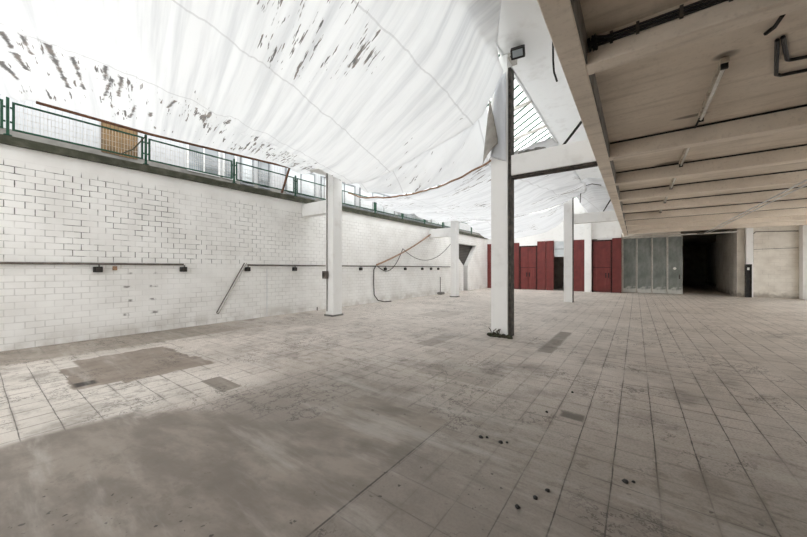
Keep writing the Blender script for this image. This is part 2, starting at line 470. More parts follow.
# end wall
wb = MB()
wb.box(XW-.3, -.70, YB+.10, YB+.30, 3.38, 7.0)
wb.box(-2.0, -.70, YB+.10, YB+.30, 3.30, 3.40)
struct(wb.build('wall_back', 'white', center=False), 'white end wall above the red doors', 'wall')
wr = MB()
wr.box(-.72, 2.1, YG+.12, YG+.3, 3.42, ZS)
wr.box(4.92, 7.4, YG, YG+.3, 0, ZS)
wr.box(4.38, 4.95, YG+.06, YG+.3, 0, ZS)
struct(wr.build('wall_end', 'oldwall', center=False), 'dirty pale end wall on the right', 'wall')
# dark passage beyond the opening
ps = MB()
ps.box(4.38, 4.58, YG+.3, 29.7, 0, ZS)
ps.box(4.38, 5.4, 29.7, 29.9, 0, ZS)
ps.box(5.4, 5.6, 29.7, 41.2, 0, ZS)
struct(ps.build('wall_passage', 'oldwall', center=False), 'pale brick side wall of the dark passage', 'wall')
pd = MB()
pd.box(-1.2, 5.6, 41.0, 41.2, 0, ZS)
pd.box(-1.2, -1.0, YG+.3, 41, 0, ZS)
pd.box(-1.2, 5.6, YG+.3, 41.2, ZS, ZS+.15)
struct(pd.build('wall_passage.001', 'darkroom', center=False), 'dark inner walls of the passage', 'wall')
wrs = MB().box(7.2, 7.4, -5.5, 7.0, 0, ZS).box(7.2, 7.4, 7.0, YG, 0, .12).box(7.2, 7.4, 7.0, YG, 3.62, ZS).box(7.2, 7.4, 22.9, YG, .12, 3.62)
for k in range(1, 4): wrs.box(7.2, 7.4, 6.85+4.0*k, 7.1+4.0*k, .12, 3.62)
struct(wrs.build('wall_right', 'oldwall', center=False), 'pale side wall on the right, its tall windows added for light', 'wall')
for k in range(4):  # windows out of view, added to light the right side
    ya = 7.1+4.0*k-(.1 if k == 0 else 0); yb = 10.85+4.0*k+(.05 if k == 3 else 0)
    wq = struct(MB().box(7.26, 7.34, ya, yb, .12, .18).box(7.26, 7.34, ya, yb, 3.56, 3.62).box(7.26, 7.34, (ya+yb)/2-.03, (ya+yb)/2+.03, .18, 3.56).build('window_%d' % (20+k), 'frame'), ORD[k]+' tall window added out of view on the right for light', 'window')
    MB().box(7.295, 7.305, ya, yb, .18, 3.56).build('pane', 'roofglass', wq)
struct(MB().box(-2.4, -.4, -5.7, -5.5, 0, 6.2).box(-.4, 7.4, -5.7, -5.5, 0, ZS).build('wall_front.001', 'oldwall', center=False), 'plain wall behind the viewer', 'wall')
struct(MB().box(-9.5, -2.4, -5.7, -5.5, 0, 1.1).build('wall_front', 'white', center=False), 'low white wall behind the viewer, left open above for light', 'wall')  # unseen wall, kept low so daylight reaches the hall walls
# room behind the gap in the red doors
bk = MB()
bk.box(-9.6, -.9, 27.0, 27.2, 0, 3.6); bk.box(-9.6, -9.4, YB+.1, 27.2, 0, 3.6); bk.box(-1.1, -.9, YG+.35, 27.2, 0, 3.6); bk.box(-9.6, -.72, YB+.3, 27.2, 3.5, 3.6); bk.box(-.74, -.70, YB+.1, YG+.3, 0, 3.6)
struct(bk.build('wall_passage.002', 'darkroom', center=False), 'dark room behind the gap between the red doors', 'wall')

# concrete slab roof on the right: slab, edge beam, ribs
cl = struct(MB().box(-.40, 7.4, -5.5, YG+.3, ZS, ZS+.2).build('ceiling', 'slab', center=False), 'low beige concrete slab ceiling with ribs', 'ceiling')
MB().box(-.60, -.40, -5.5, YB+.1, 3.50, 3.99).build('edge_beam', 'concrete', cl, bevel=.012)
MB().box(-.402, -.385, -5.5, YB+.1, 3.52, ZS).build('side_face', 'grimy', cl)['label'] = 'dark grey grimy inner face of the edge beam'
for yf in (.6, 3.80, 7.05, 9.23, 11.50, 13.85, 16.15, 18.4, 20.6, 22.7):
    MB().box(-.40, 7.2, yf-.2, yf, 3.50, ZS).build('rib', 'concrete', cl, bevel=.012)
# high white soffit strip between skylight and slab, its fascia and edge trim
ce = struct(MB().box(-2.36, -.42, -5.5, YB+.1, 6.20, 6.32).build('ceiling.001', 'white', center=False), 'high white soffit strip beside the skylight', 'ceiling')
MB().box(-.50, -.42, -5.5, YB+.1, 3.99, 6.2).build('fascia', 'white', ce)
# skylight roof over the nave
gs = .18
zg = lambda x: 6.30 + gs*(x+2.36)
rf = struct(MB().quad((-2.36, -5.5, zg(-2.36)), (-2.36, YB+.2, zg(-2.36)), (XW, YB+.2, zg(XW)), (XW, -5.5, zg(XW))).build('ceiling.002', 'roofglass', center=False), 'glazed skylight roof over the sheeting', 'skylight')
MB().box(-2.42, -2.34, -5.5, YB, 6.20, 6.34).build('edge_angle', 'white', rf)
gb = MB()
y = -1.0
while y < 24:
    x1, y1 = -2.36, y; L = 6.6; x0 = x1 - L; y0 = y1 + L*.62
    if y0 > 23.4: x0 = x1 - (23.4-y1)/.62; y0 = 23.4
    if x0 < x1: gb.tube([(x1, y1, zg(x1)-.03), (x0, y0, zg(x0)-.03)], .026, 6)
    y += .36
gb.build('glazing_bar', 'green', rf)
gp = MB()
for k, yy in enumerate((7.6, 9.3, 11.2, 12.9, 14.6, 17, 19.5, 22)):
    gp.box(-8.9, -2.36, yy, yy+.06, 0, .08)
    for i in range(len(gp.v)-8, len(gp.v)):
        vx, vy, vz = gp.v[i]; gp.v[i] = (vx, vy, zg(vx) - .14 + vz)
gp.build('purlin', 'steel', rf)

# gallery on top of the brick wall
MBt = MB().box(XW-1.5, XW+.10, -5.5, YB, 3.85, 3.90)
tr = struct(MBt.build('trim_1', 'olive', center=False), 'dark olive ledge running along the top of the brick wall', 'trim')
MB().box(XW+.02, XW+.10, -5.5, YB, 3.75, 3.85).build('drip_edge', 'olive', tr)
XF = XW-1.35
fa = MB()
fa.box(XF-.2, XF, -6, 26, 4.42, 5.7)
fac = struct(fa.build('wall_gallery', 'facade', center=False), 'white corrugated wall behind the gallery fence', 'wall')
struct(MB().box(XF-.2, XF+.02, -6, 26, 3.90, 4.42).build('trim_2', 'kick', center=False), 'grey plinth below the white gallery wall', 'trim')
bd = MB().box(XF, XF+.04, 1.92, 2.62, 4.36, 5.35)
struct(bd.build('door_9', 'browndoor', center=True), 'brown slatted door in the white gallery wall', 'door')
wn = 0
def gallery_window(y0, y1, z0, z1, pane, frame, mull):
    global wn
    wn += 1
    w = struct(MB().box(XF-.02, XF+.05, y0-.05, y0, z0-.05, z1+.05).box(XF-.02, XF+.05, y1, y1+.05, z0-.05, z1+.05).box(XF-.02, XF+.05, y0, y1, z1, z1+.05).box(XF-.02, XF+.05, y0, y1, z0-.05, z0).build('window_%d' % wn, frame), ORD[wn-1]+' window from the left in the wall behind the gallery fence', 'window')
    MB().box(XF-.01, XF+.02, y0, y1, z0, z1).build('pane', pane, w)
    mb = MB()
    for k in range(1, mull+1):
        ym = y0+(y1-y0)*k/(mull+1); mb.box(XF, XF+.045, ym-.02, ym+.02, z0, z1)
    if mull: mb.build('mullion', frame, w)
gallery_window(3.80, 4.62, 4.42, 5.25, 'pane', 'frame', 1)
gallery_window(4.80, 5.12, 4.42, 5.25, 'pane', 'frame', 0)
gallery_window(5.36, 5.72, 4.36, 5.25, 'palepane', 'greyframe', 0)
gallery_window(5.98, 6.32, 4.36, 5.25, 'pane', 'greyframe', 0)
gallery_window(7.05, 8.3, 4.36, 5.30, 'palepane', 'greyframe', 1)
gallery_window(8.7, 10.6, 4.36, 5.30, 'palepane', 'greyframe', 2)
gallery_window(11.0, 13.6, 4.36, 5.30, 'palepane', 'greyframe', 2)
gallery_window(14.0, 17.0, 4.36, 5.30, 'pane', 'greyframe', 3)
gallery_window(17.5, 21.0, 4.36, 5.30, 'palepane', 'greyframe', 3)

# gallery fence: posts and mesh panels
XP = XW + .02
post_y = [.42 + 2.02*k for k in range(-1, 12)]
p0 = None
for k, yy in enumerate(post_y):
    if k == 0: continue
    lab = (ORD[k-1] + ' green post of the gallery fence from the left') if k else 'green fence post just outside the left picture edge'
    if p0 is None:
        p0 = thing('fence_post', lab, 'post', (XP, yy, 3.92), 'posts of the gallery fence')
        MB().box(XP-.02, XP+.02, yy-.02, yy+.02, 3.92, 4.62).build('post', 'green', p0)
        MB().box(XP-.05, XP+.05, yy-.05, yy+.05, 3.92, 3.935).build('foot_plate', 'green', p0)
        base_post = p0
    else: copy_thing(p0, (0, 2.02*(k-1), 0), lab, 'posts of the gallery fence')
f0 = None
for k, yy in enumerate(post_y[:-1]):
    lab = ['green framed mesh panel cut off by the left picture edge', 'wide green mesh panel with the brown door behind it',
           'green mesh panel right of the brown door in front of the dark windows', 'green mesh panel ending beside the left column'][k] if k < 4 else ORD[k-4] + ' green mesh fence panel beyond the left column'
    if f0 is None:
        a, b = yy+.05, yy+1.97
        f0 = thing('mesh_fence', lab, 'fence', (XP, yy+1.01, 3.92), 'mesh panels of the gallery fence')
        fr = MB()
        for (z0, z1) in ((4.52, 4.55), (4.03, 4.06)): fr.box(XP-.015, XP+.015, a, b, z0, z1)
        for (y0, y1) in ((a, a+.035), (b-.035, b)): fr.box(XP-.015, XP+.015, y0, y1, 4.06, 4.52)
        fr.build('frame', 'green', f0)
        ms = MB(); t = a+.085
        while t < b-.05:
            ms.box(XP-.002, XP+.002, t-.0025, t+.0025, 4.06, 4.52); t += .05
        for zz in (4.17, 4.28, 4.40): ms.box(XP-.0035, XP+.0035, a+.03, b-.03, zz, zz+.005)
        ms.build('wire_mesh', 'steel', f0)
        for yy2 in (a-.025, b+.0):
            for zz in (4.16, 4.42): MB().box(XP-.012, XP+.012, yy2, yy2+.025, zz, zz+.03).build('clip', 'green', f0)
    else: copy_thing(f0, (0, 2.02*k, 0), lab, 'mesh panels of the gallery fence')
# rusty tube that carries the lower edge of the sheeting
tag(MB().tube([(XW+.13, .75, 4.63), (XW+.13, 2.5, 4.62), (XW+.13, 6.2, 4.79)], .03, 8).build('batten', 'rust'), 'long rusty brown tube along the lower edge of the white sheeting above the fence', 'pipe')
tag(MB().box(XW+.08, XW+.13, 6.17, 6.22, 3.92, 4.80).build('rusty_strut', 'rust'), 'short rusty strut standing on the ledge near the left column', 'strut')
so = bpy.data.objects['rusty_strut']
for vv in so.data.vertices:
    if vv.co.z < .1: vv.co.y -= .28
tag(MB().tube([(XP+.03, 1.97, 4.02), (XP+.03, 2.2, 4.2), (XP+.03, 2.42, 4.56)], .014, 6).build('bent_bar', 'olive'), 'bent grey bar leaning on the fence in front of the brown door', 'bar')
tag(MB().tube([(XP, 22.2, 4.55), (XP+.1, 22.9, 4.1), (XP+.12, 23.2, 3.93)], .03, 6).build('leaning_bar', 'dark_steel'), 'dark bar leaning at the far end of the gallery fence', 'bar')

# ------------------------------------------------------------------ columns and beams
def column(label, x0, x1, y0, y1, h, strip=.055):
    t = thing('column', label, 'column', ((x0+x1)/2, (y0+y1)/2, 0))
    MB().box(x0, x1, y0, y1, 0, h).build('shaft', 'white', t, bevel=.015)
    if strip: MB().box(x1-.005, x1+strip, y0+.035, y1-.02, 0, h-.3).build('side_channel', 'dark_steel', t)
    return t
cC = column('tall white column nearest the viewer in the middle of the hall', -2.64, -2.265, 6.95, 7.25, 6.2)
MB().box(-2.70, -2.16, 6.97, 7.30, 6.10, 6.2).build('head_plate', 'steel', cC)
column('white column halfway to the red doors, its top under torn sheeting', -2.61, -2.27, 15.72, 16.0, 6.2, .02)
column('far white column standing between the red doors', -2.66, -2.29, 23.22, 23.52, 6.2, False)
cL = column('white column close to the brick wall with a switch box', -7.97, -7.62, 6.70, 7.08, 4.62, False)
MB().box(-7.99, -7.60, 6.66, 7.12, 0, .05).build('base', 'kick', cL)
MB().box(-8.45, -7.2, 6.45, 7.25, 4.62, 4.68).build('head_plate', 'white', cL)
MB().tube([(-7.88, 6.68, .15), (-7.88, 6.68, 4.55)], .016, 8).build('conduit', 'pipe', cL)
MB().tube([(-7.88, 6.685, 4.40), (-8.02, 6.685, 4.40), (-8.02, 6.685, 3.72)], .012, 8).build('conduit', 'pipe', cL)
cF = column('white column at the far end of the brick wall beside the shutter opening', -7.90, -7.58, 15.0, 15.35, 4.5, False)
MB().box(-7.93, -7.55, 14.97, 15.38, 0, .05).build('base', 'kick', cF)
sb = thing('switch_box', 'grey brown switch box on the column beside the brick wall', 'switch', (-7.88, 6.66, 1.2))
MB().box(-7.97, -7.79, 6.56, 6.66, 1.18, 1.42).build('housing', 'pipe', sb, bevel=.01)
MB().box(-7.93, -7.83, 6.545, 6.56, 1.25, 1.36).build('cover', 'dark_steel', sb)
MB().tube([(-7.88, 6.56, 1.30), (-7.88, 6.52, 1.30)], .02, 8).build('knob', 'black', sb)

def crossbeam(label, x0, x1, y0, y1, z0, z1, strip):
    t = thing('crossbeam', label, 'beam', ((x0+x1)/2, (y0+y1)/2, z0))
    MB().box(x0, x1, y0, y1, z0, z1).build('web', 'white', t, bevel=.012)
    if strip: MB().box(x0, x1, y0+.03, y1-.02, z0-.045, z0+.002).build('bottom_strip', 'dark_steel', t)  # dark strip along the beam's underside
    return t
crossbeam('white beam from the nearest tall column to the concrete ceiling', -2.20, -.602, 6.98, 7.24, 3.53, 3.97, True)
crossbeam('far white beam from the second column to the concrete ceiling', -2.21, -.602, 15.74, 15.98, 3.48, 3.90, False)
crossbeam('white corbel beam from the brick wall to the left column', XW, -7.975, 6.75, 7.05, 3.28, 3.70, False)
crossbeam('white corbel beam from the brick wall to the far left column', XW, -7.905, 15.03, 15.32, 3.20, 3.66, False)
crossbeam('low white beam over the funnel shaped opening', -7.57, -7.3, 15.4, 23.0, 3.25, 3.5, False) if False else None
dp = thing('debris_pile', 'black dirt and weeds at the foot of the nearest column', 'debris', (-2.45, 6.93, 0))
dm_ = MB()
for k in range(16):
    dm_.lump((-2.66+random.random()*.5, 6.80+random.random()*.13, .02), .05+.03*random.random(), .04, .03+.04*random.random(), k, 7, 4)
dm_.build('dirt', 'leaf', dp)
wd = MB()
for k in range(6):
    bx, by = -2.62+random.random()*.28, 6.84+random.random()*.06; a = random.random()*6.28
    wd.tube([(bx, by, .03), (bx+.03*math.cos(a), by+.02*math.sin(a), .12), (bx+.10*math.cos(a), by+.05*math.sin(a)-.02, .13+.06*random.random())], .008, 4)
wd.build('weed', 'leaf', dp)

# ------------------------------------------------------------------ sheeting
def lerp(a, b, t): return a+(b-a)*t
def interp(pts, x):
    if x <= pts[0][0]: return pts[0][1]
    for (a, va), (b, vb) in zip(pts, pts[1:]):
        if x <= b:
            t = (x-a)/(b-a); t = t*t*(3-2*t)*.35 + t*.65
            return lerp(va, vb, t)
    return pts[-1][1]
def smooth(a, b, x):
    t = max(0, min(1, (x-a)/(b-a))); return t*t*(3-2*t)
def n2(x, y, s=0): return mnoise.noise(Vector((x, y, s)))
def sheet(name, label, fn, nu, nv, m, thick=.004):
    mb = MB()
    for j in range(nv+1):
        for i in range(nu+1): mb.v.append(fn(i/nu, j/nv))
    for j in range(nv):
        for i in range(nu):
            a = j*(nu+1)+i; mb.f.append((a, a+1, a+nu+2, a+nu+1))
    o = mb.build(name, m, smooth=True, center=False)
    s = o.modifiers.new('thick', 'SOLIDIFY'); s.thickness = thick
    s.use_rim_only = True
    return o
def pleat(q, x, amp):
    # long folds across the sheet, each of its own width
    a = n2(q*2.6, x*.12, 1.0); b = n2(q*6.5, x*.2, 4.0)
    return amp*(a*.9 + abs(b)*.5)

E1 = [(-9.2, 4.72), (-8.4, 4.66), (-7.6, 4.52), (-7.14, 4.06), (-6.4, 3.98), (-5.74, 4.05), (-4.9, 4.25), (-4.12, 4.45), (-3.5, 4.62), (-3.06, 4.76), (-2.8, 4.92), (-2.6, 5.25), (-2.3, 5.75)]
def f1(u, v):
    y = lerp(-.9, 6.80, v)
    xr = lerp(-1.45, -2.30, smooth(4.0, 6.74, y))
    x = lerp(XW+.06, xr, u)
    zl = 4.63 + .17*smooth(2.5, 6.2, y)
    t = (x-XW)/(7.4)
    sag = .35*4*t*(1-t)
    z = zl + (6.12-zl)*t - sag*.6
    w = max(0, min(1, (y-.3)/6.5))**1.7
    z = lerp(z, interp(E1, x), w)
    q = y + .235*x
    fade = smooth(0, .06, u)*.9+.1
    z += pleat(q, x, .085)*fade*(.5+.5*smooth(0, .25, t))
    # little scallops along the lower edge
    if y < .6: z -= .05*(1-smooth(0, .10, u))*abs(math.sin(y*5.2+n2(y, 0)*3))
    z = max(z, zl+.02) if u < .03 and .6 < y < 6.3 else z
    z = min(z, 6.15, zg(x)-.12) if x > -3 else z
    return (x + .03*n2(x, y*3, 9), y, z)
tag(sheet('plastic_sheet', '', f1, 150, 190, 'tarp'), 'huge white plastic sheet with dark dirt streaks hung under the near roof', 'sheet')
# second sheet
N2 = [(-7.6, 3.93), (-6.8, 3.72), (-5.9, 3.62), (-5.0, 3.58), (-4.37, 3.65), (-3.6, 3.78), (-2.98, 3.96), (-2.74, 4.05), (-2.0, 4.15), (-1.4, 4.25)]
F2 = [(-8.85, 4.10), (-7.7, 4.02), (-5.94, 3.98), (-4.84, 3.98), (-3.56, 4.14), (-2.33, 4.48), (-1.4, 4.62)]
def f2(u, v):
    y = lerp(7.32, 15.62, v)
    xl = lerp(-7.56, -8.8, v)
    xr = -1.42 - .9*smooth(.72, 1, v)
    x = lerp(xl, xr, u)
    y += .10*n2(x*1.4, 3, 2)*smooth(.6, 1, v)
    zn, zf = interp(N2, x), interp(F2, x)
    z = lerp(zn, zf, v) - .10*math.sin(math.pi*v)
    w = y*.8 + x*.5
    z += .09*n2(w*1.7, x*.4, 5) + .06*abs(n2(x*2.8+y*.3, y*.5, 8)) + (.10*n2(x*.9, y*.9, 3) + .05*abs(n2(x*1.6-y*1.1, y*.4+x*.3, 12)))*math.sin(math.pi*v)
    if x < -7.4 and y < 7.6: z = max(z, 3.9)
    return (x + .05*n2(y*2, x, 6), y, z)
s2 = sheet('plastic_sheet', '', f2, 90, 110, 'tarp_grey')
tag(s2, 'sagging greyish plastic sheet hung between the left and middle columns', 'sheet')
he = MB(); he.tube([Vector(f2(.10+i/50*.88, 1)) for i in range(51)], .012, 5)
he.build('edge_cord', 'pipe', s2)
hm = MB()
hm.tube([(Vector(f2(i/40*.80, 0))+Vector((0, -.02, -.01))) for i in range(41)], .022, 6)
hm.build('hem', 'wood', s2)['label'] = 'tan hem rope along the near edge'
def f7(u, v):
    x = lerp(-6.95, -2.76, u)
    zt = interp(E1, x) + .16 + .25*smooth(-3.6, -2.8, x); zb = interp(N2, x) + .06 + .10*smooth(-5.2, -6.6, x)
    z = lerp(zt, zb, v)
    y = lerp(6.87, 7.42, v**.7) + .05*n2(x*3, v*2, 3) + .03*n2(x*8, v, 5)
    return (x, y, max(z, zb))
tag(sheet('plastic_sheet', '', f7, 60, 14, 'tarp'), 'creased strip of white sheeting between the big sheet and the tan hem rope', 'sheet')
# third sheet, far bay
F3 = [(-8.9, 3.7), (-7, 3.25), (-5, 3.40), (-4, 3.62), (-2.4, 4.6), (-.8, 4.7)]
N3 = [(-8.9, 4.1), (-7, 4.0), (-5, 4.0), (-3.5, 4.2), (-2.4, 4.55), (-.8, 4.75)]
def f3(u, v):
    x = lerp(-7.5, -2.70, u); y = lerp(16.06, 19.4, v)
    z = lerp(interp(N3, x), interp(F3, x), v) - .1*math.sin(math.pi*v) + .06*n2(x*1.3, y*1.1, 3) + .04*abs(n2(x*3, y*.6, 7))
    return (x, y+.15*n2(x*2, 1, 1)*v, z)
tag(sheet('plastic_sheet', '', f3, 50, 50, 'tarp_grey'), 'white plastic sheet hung in the far bay above the red doors', 'sheet')
def f4(u, v):
    x = lerp(-2.16, -.75, u); y = lerp(14.2, 21.5, v)
    z = 4.75 + .28*math.sin(math.pi*u)*(1-v*.6) - .25*v + .07*n2(x*2.5, y*.8, 2)
    return (x, y, z)
tag(sheet('plastic_sheet', '', f4, 30, 40, 'tarp_grey'), 'bulging strip of plastic sheet above the far white beam', 'sheet')
# torn flap draped over the nearest column
fl = thing('plastic_flap', 'torn flap of sheeting hanging down the front of the nearest column', 'sheet', (-2.45, 6.85, 3.8))
def f5(u, v):
    z = lerp(5.75, 4.0, v); x = lerp(-2.62+.12*(1-v), -2.27, u)
    return (x-.0, 6.88 - .05*abs(n2(u*4, v*2, 2)) - .03*math.sin(u*7), z - .18*u*v + .05*n2(u*5, 0, 1)*v)
def sub_sheet(name, fn, nu, nv, m, parent):
    mb = MB()
    for j in range(nv+1):
        for i in range(nu+1): mb.v.append(fn(i/nu, j/nv))
    for j in range(nv):
        for i in range(nu):
            a = j*(nu+1)+i; mb.f.append((a, a+1, a+nu+2, a+nu+1))
    o = mb.build(name, m, parent, smooth=True)
    s = o.modifiers.new('thick', 'SOLIDIFY'); s.thickness = .004; return o
sub_sheet('white_fold', f5, 14, 24, 'tarp_grey', fl)
def f6(u, v):
    # grey triangular fold: narrow on top, widening, pointed at the lower left
    z = lerp(5.22, lerp(3.80, 4.22, u), v)
    xa = lerp(-2.62, -2.78, v); xb = lerp(-2.60, -2.43, min(1, v*1.15))
    return (lerp(xa, xb, u), 6.80 - .10*math.sin(math.pi*u)*v, z + .02*n2(u*4, v*4, 4))
sub_sheet('grey_fold', f6, 10, 20, 'flap', fl)['label'] = 'grimy grey triangular fold'

# ------------------------------------------------------------------ red doors and zinc sliding doors
def red_panel(name, label, cat, x0, x1, h, y0=YB, structural=True):
    p = MB().box(x0, x1, y0, y0+.08, 0, h)
    o = p.build(name, 'red', bevel=.008)
    if structural: struct(o, label, cat)
    else: tag(o, label, cat)
    return o
dn = 0
def red_door(label, x0, x1, h, leaves, y0=YB, handle=True):
    global dn
    dn += 1
    t = thing('door_%d' % dn, label, 'door', ((x0+x1)/2, y0, 0)); t['kind'] = 'structure'
    w = .07
    MB().box(x0, x0+w, y0-.02, y0+.10, 0, h).box(x1-w, x1, y0-.02, y0+.10, 0, h).box(x0+w, x1-w, y0-.02, y0+.10, h-w, h).build('frame', 'darkred', t)
    n = leaves; W = (x1-x0-2*w)/n
    for k in range(n):
        a = x0+w+k*W+.006; b = x0+w+(k+1)*W-.006
        l = MB().box(a, b, y0+.01, y0+.07, .02, h-w-.01).build('leaf', 'red', t, bevel=.006)
        MB().box(a+.01, b-.01, y0+.004, y0+.012, 1.55, 1.58).build('rail', 'darkred', l)
        hg = MB()
        xe = a if k == 0 else b
        for zz in (.4, 1.5, h-.7): hg.tube([(xe, y0-.0, zz), (xe, y0-.0, zz+.16)], .018, 6)
        hg.build('hinge', 'dark_steel', l)
        if handle:
            xh = (b-.09) if (k == 0 and n > 1) else (a+.09 if n > 1 else b-.25)
            MB().box(xh-.025, xh+.025, y0-.03, y0+.012, .92, 1.22).build('handle', 'black', l)
            if n == 1: MB().box(xh+.12, xh+.17, y0-.03, y0+.012, .92, 1.22).build('handle', 'black', l)
    return t
red_panel('wall_panel', 'narrow red panel left of the nearest column at the corner of the brick wall', 'panel', -9.245, -8.95, 3.37, structural=False)
red_panel('wall_panel', 'red panel half hidden behind the nearest column', 'panel', -8.945, -7.55, 3.37, structural=False)
red_panel('wall_panel', 'red panel just left of the red double door', 'panel', -7.545, -6.865, 3.37, structural=False)
red_door('red double door with black handles right of the nearest column', -6.83, -5.62, 3.12, 2)
MB().box(-6.83, -5.62, YB, YB+.08, 3.12, 3.38).build('header', 'white', bpy.data.objects['door_1'])
red_panel('wall_panel', 'red panel just right of the red double door', 'panel', -5.60, -5.04, 3.40, y0=YB-.04, structural=False)
red_panel('wall_panel', 'red panel beside the dark gap in the red wall', 'panel', -5.00, -4.53, 3.40, y0=YB-.10, structural=False)
red_panel('wall_panel', 'red panel between the second column and the far white column', 'panel', -3.48, -2.665, 3.38, structural=False)
red_door('wide single red door right of the far white column', -2.285, -1.20, 3.30, 1)
red_panel('wall_panel', 'red panel between the single red door and the zinc doors', 'panel', -1.195, -.72, 3.38, structural=False)
wg = struct(MB().box(-4.53, -3.48, YB+.10, YB+.16, 2.30, 2.36).box(-4.53, -3.48, YB+.10, YB+.16, 3.32, 3.38).box(-4.53, -4.48, YB+.10, YB+.16, 2.36, 3.32).box(-3.53, -3.48, YB+.10, YB+.16, 2.36, 3.32).build('window_10', 'frame'), 'small white framed window over the dark gap in the red wall', 'window')
MB().box(-4.48, -3.53, YB+.12, YB+.14, 2.36, 3.32).build('pane', 'palepane', wg)
MB().box(-4.48, -3.53, YB+.10, YB+.15, 2.80, 2.85).build('mullion', 'greyframe', wg)

zx = [-.70, .16, .98, 1.68, 2.14]
zl_ = ['zinc sliding door leaf next to the red wall', 'second zinc sliding door leaf from the red wall', 'third zinc sliding door leaf from the red wall', 'zinc sliding door leaf with a white sticker beside the dark opening']
zx = [-.70, .02, .76, 1.47, 2.17]
for k in range(4):
    dn += 1
    a, b = zx[k]+.01, zx[k+1]-.01
    yy = YG - .02*(k % 2)
    t = thing('door_%d' % dn, zl_[k], 'door', ((a+b)/2, yy, 0)); t['kind'] = 'structure'
    pl = MB().box(a, b, yy, yy+.05, .02, 3.40)
    pl.build('leaf', 'galv', t, bevel=.006)
    MB().box(a, a+.05, yy-.025, yy, .02, 3.40).box(b-.02, b, yy-.025, yy, .02, 3.40).box(a+.05, b-.02, yy-.025, yy, 3.35, 3.40).build('stile', 'steel', t)
    if k == 3:
        MB().prism([(1.82+.075*math.cos(q*.524), 1.50+.075*math.sin(q*.524)) for q in range(12)], 'y', yy-.006, yy).build('sticker', 'tube', t)['label'] = 'round white sticker'
        MB().box(b-.16, b-.10, yy-.03, yy, .9, 1.15).build('handle', 'dark_steel', t)
tr3 = tag(MB().box(-.72, 4.4, YG-.12, YG-.04, 3.42, 3.49).build('door_track', 'steel'), 'pale steel sliding door track above the zinc doors and dark opening', 'rail')
jm = MB().box(4.66, 4.92, YG-.25, YG-.003, 0, ZS-.004)
tag(jm.build('pier', 'white', bevel=.01), 'slim white pier at the right edge of the dark opening', 'pier')
tag(MB().box(6.52, 7.15, YG-.45, YG-.01, 0, ZS-.004).build('pier', 'white', bevel=.01), 'white pier at the right picture edge', 'pier')
gp_ = thing('door_guard', 'dark steel guard post at the foot of the slim white pier', 'post', (4.7, YG-.33, 0))
MB().box(4.60, 4.84, YG-.34, YG-.26, 0, 1.72).build('plate', 'black', gp_, bevel=.008)
MB().box(4.60, 4.63, YG-.40, YG-.34, 0, 1.72).box(4.81, 4.84, YG-.40, YG-.34, 0, 1.72).build('flange', 'dark_steel', gp_)
MB().box(4.68, 4.76, YG-.352, YG-.34, 1.42, 1.55).build('plaque', 'tube', gp_)
tag(MB().tube([(4.95, YG-.02, 1.75), (4.95, YG-.02, 3.3), (5.05, YG-.02, 3.42), (6.5, YG-.02, 3.36)], .02, 6).build('conduit', 'pipe'), 'thin dark conduit on the pale end wall beside the slim pier', 'pipe')
tag(MB().tube([(4.98, YG-.015, 2.50), (6.5, YG-.015, 2.53)], .012, 6).build('conduit', 'pipe'), 'thin level wire across the pale end wall', 'pipe')

# ------------------------------------------------------------------ pipes, boxes, hoses along the brick wall
XPp = XW+.045
tag(MB().tube([(XPp, -3, 1.60), (XPp, 3.20, 1.60)], .022, 8).build('wall_pipe', 'pipe'), 'long dark pipe along the near half of the brick wall', 'pipe')
tag(MB().tube([(XPp, 4.84, 1.60), (XPp, 17.5, 1.60)], .022, 8).build('wall_pipe', 'pipe'), 'long dark pipe along the far half of the brick wall', 'pipe')
b0 = None
by = [1.62, 3.20, 4.84, 6.44, 9.6, 11.2, 12.75, 14.3, 15.2, 16.0]
for k, yy in enumerate(by):
    lab = ORD[k] + ' dark socket box from the left under the brick wall pipe'
    if b0 is None:
        b0 = thing('socket_box', lab, 'socket', (XW, yy, 1.40), 'socket boxes on the brick wall')
        MB().box(XW, XW+.07, yy-.075, yy+.075, 1.42, 1.54).build('housing', 'black', b0, bevel=.01)
        MB().box(XW+.07, XW+.085, yy-.03, yy+.06, 1.44, 1.52).build('cover', 'dark_steel', b0)
        MB().tube([(XW+.03, yy+.02, 1.54), (XW+.03, yy+.02, 1.585)], .012, 6).build('stub', 'pipe', b0)
    else: copy_thing(b0, (0, yy-by[0], 0), lab, 'socket boxes on the brick wall')
tag(MB().box(XW, XW+.04, 1.86, 1.93, 1.46, 1.55).build('socket_box', 'wood'), 'small tan bracket right of the first socket box', 'bracket')
lp = thing('conduit_pair', 'pair of slanted thin conduits leaning on the brick wall', 'pipe', (XW+.05, 4.0, .30))
for dyy in (0, .07):
    MB().tube([(XW+.05, 3.98+dyy, .30), (XW+.05, 4.74+dyy, 1.66)], .014, 6).build('conduit', 'steel' if dyy else 'pipe', lp)
MB().tube([(XW+.05, 3.98, .30), (XW+.05, 4.015, .27), (XW+.05, 4.05, .30)], .014, 6).build('bend', 'pipe', lp)
tag(MB().box(XW, XW+.012, 5.45, 5.475, .02, 1.5).build('cable_trunking', 'frame'), 'thin pale cable strip on the lower brick wall left of the column', 'trunking')
tag(MB().tube([(XW+.06, 7.35, 0), (XW+.06, 7.35, .12)], .02, 6).build('pipe_stub', 'pipe'), 'short pipe stub at the foot of the brick wall left of the column', 'pipe')
tag(MB().tube([(XW+.06, 16.2, 0), (XW+.06, 16.2, 1.0)], .02, 6).build('pipe_stub', 'pipe'), 'upright pipe on the brick wall near the far left column', 'pipe')
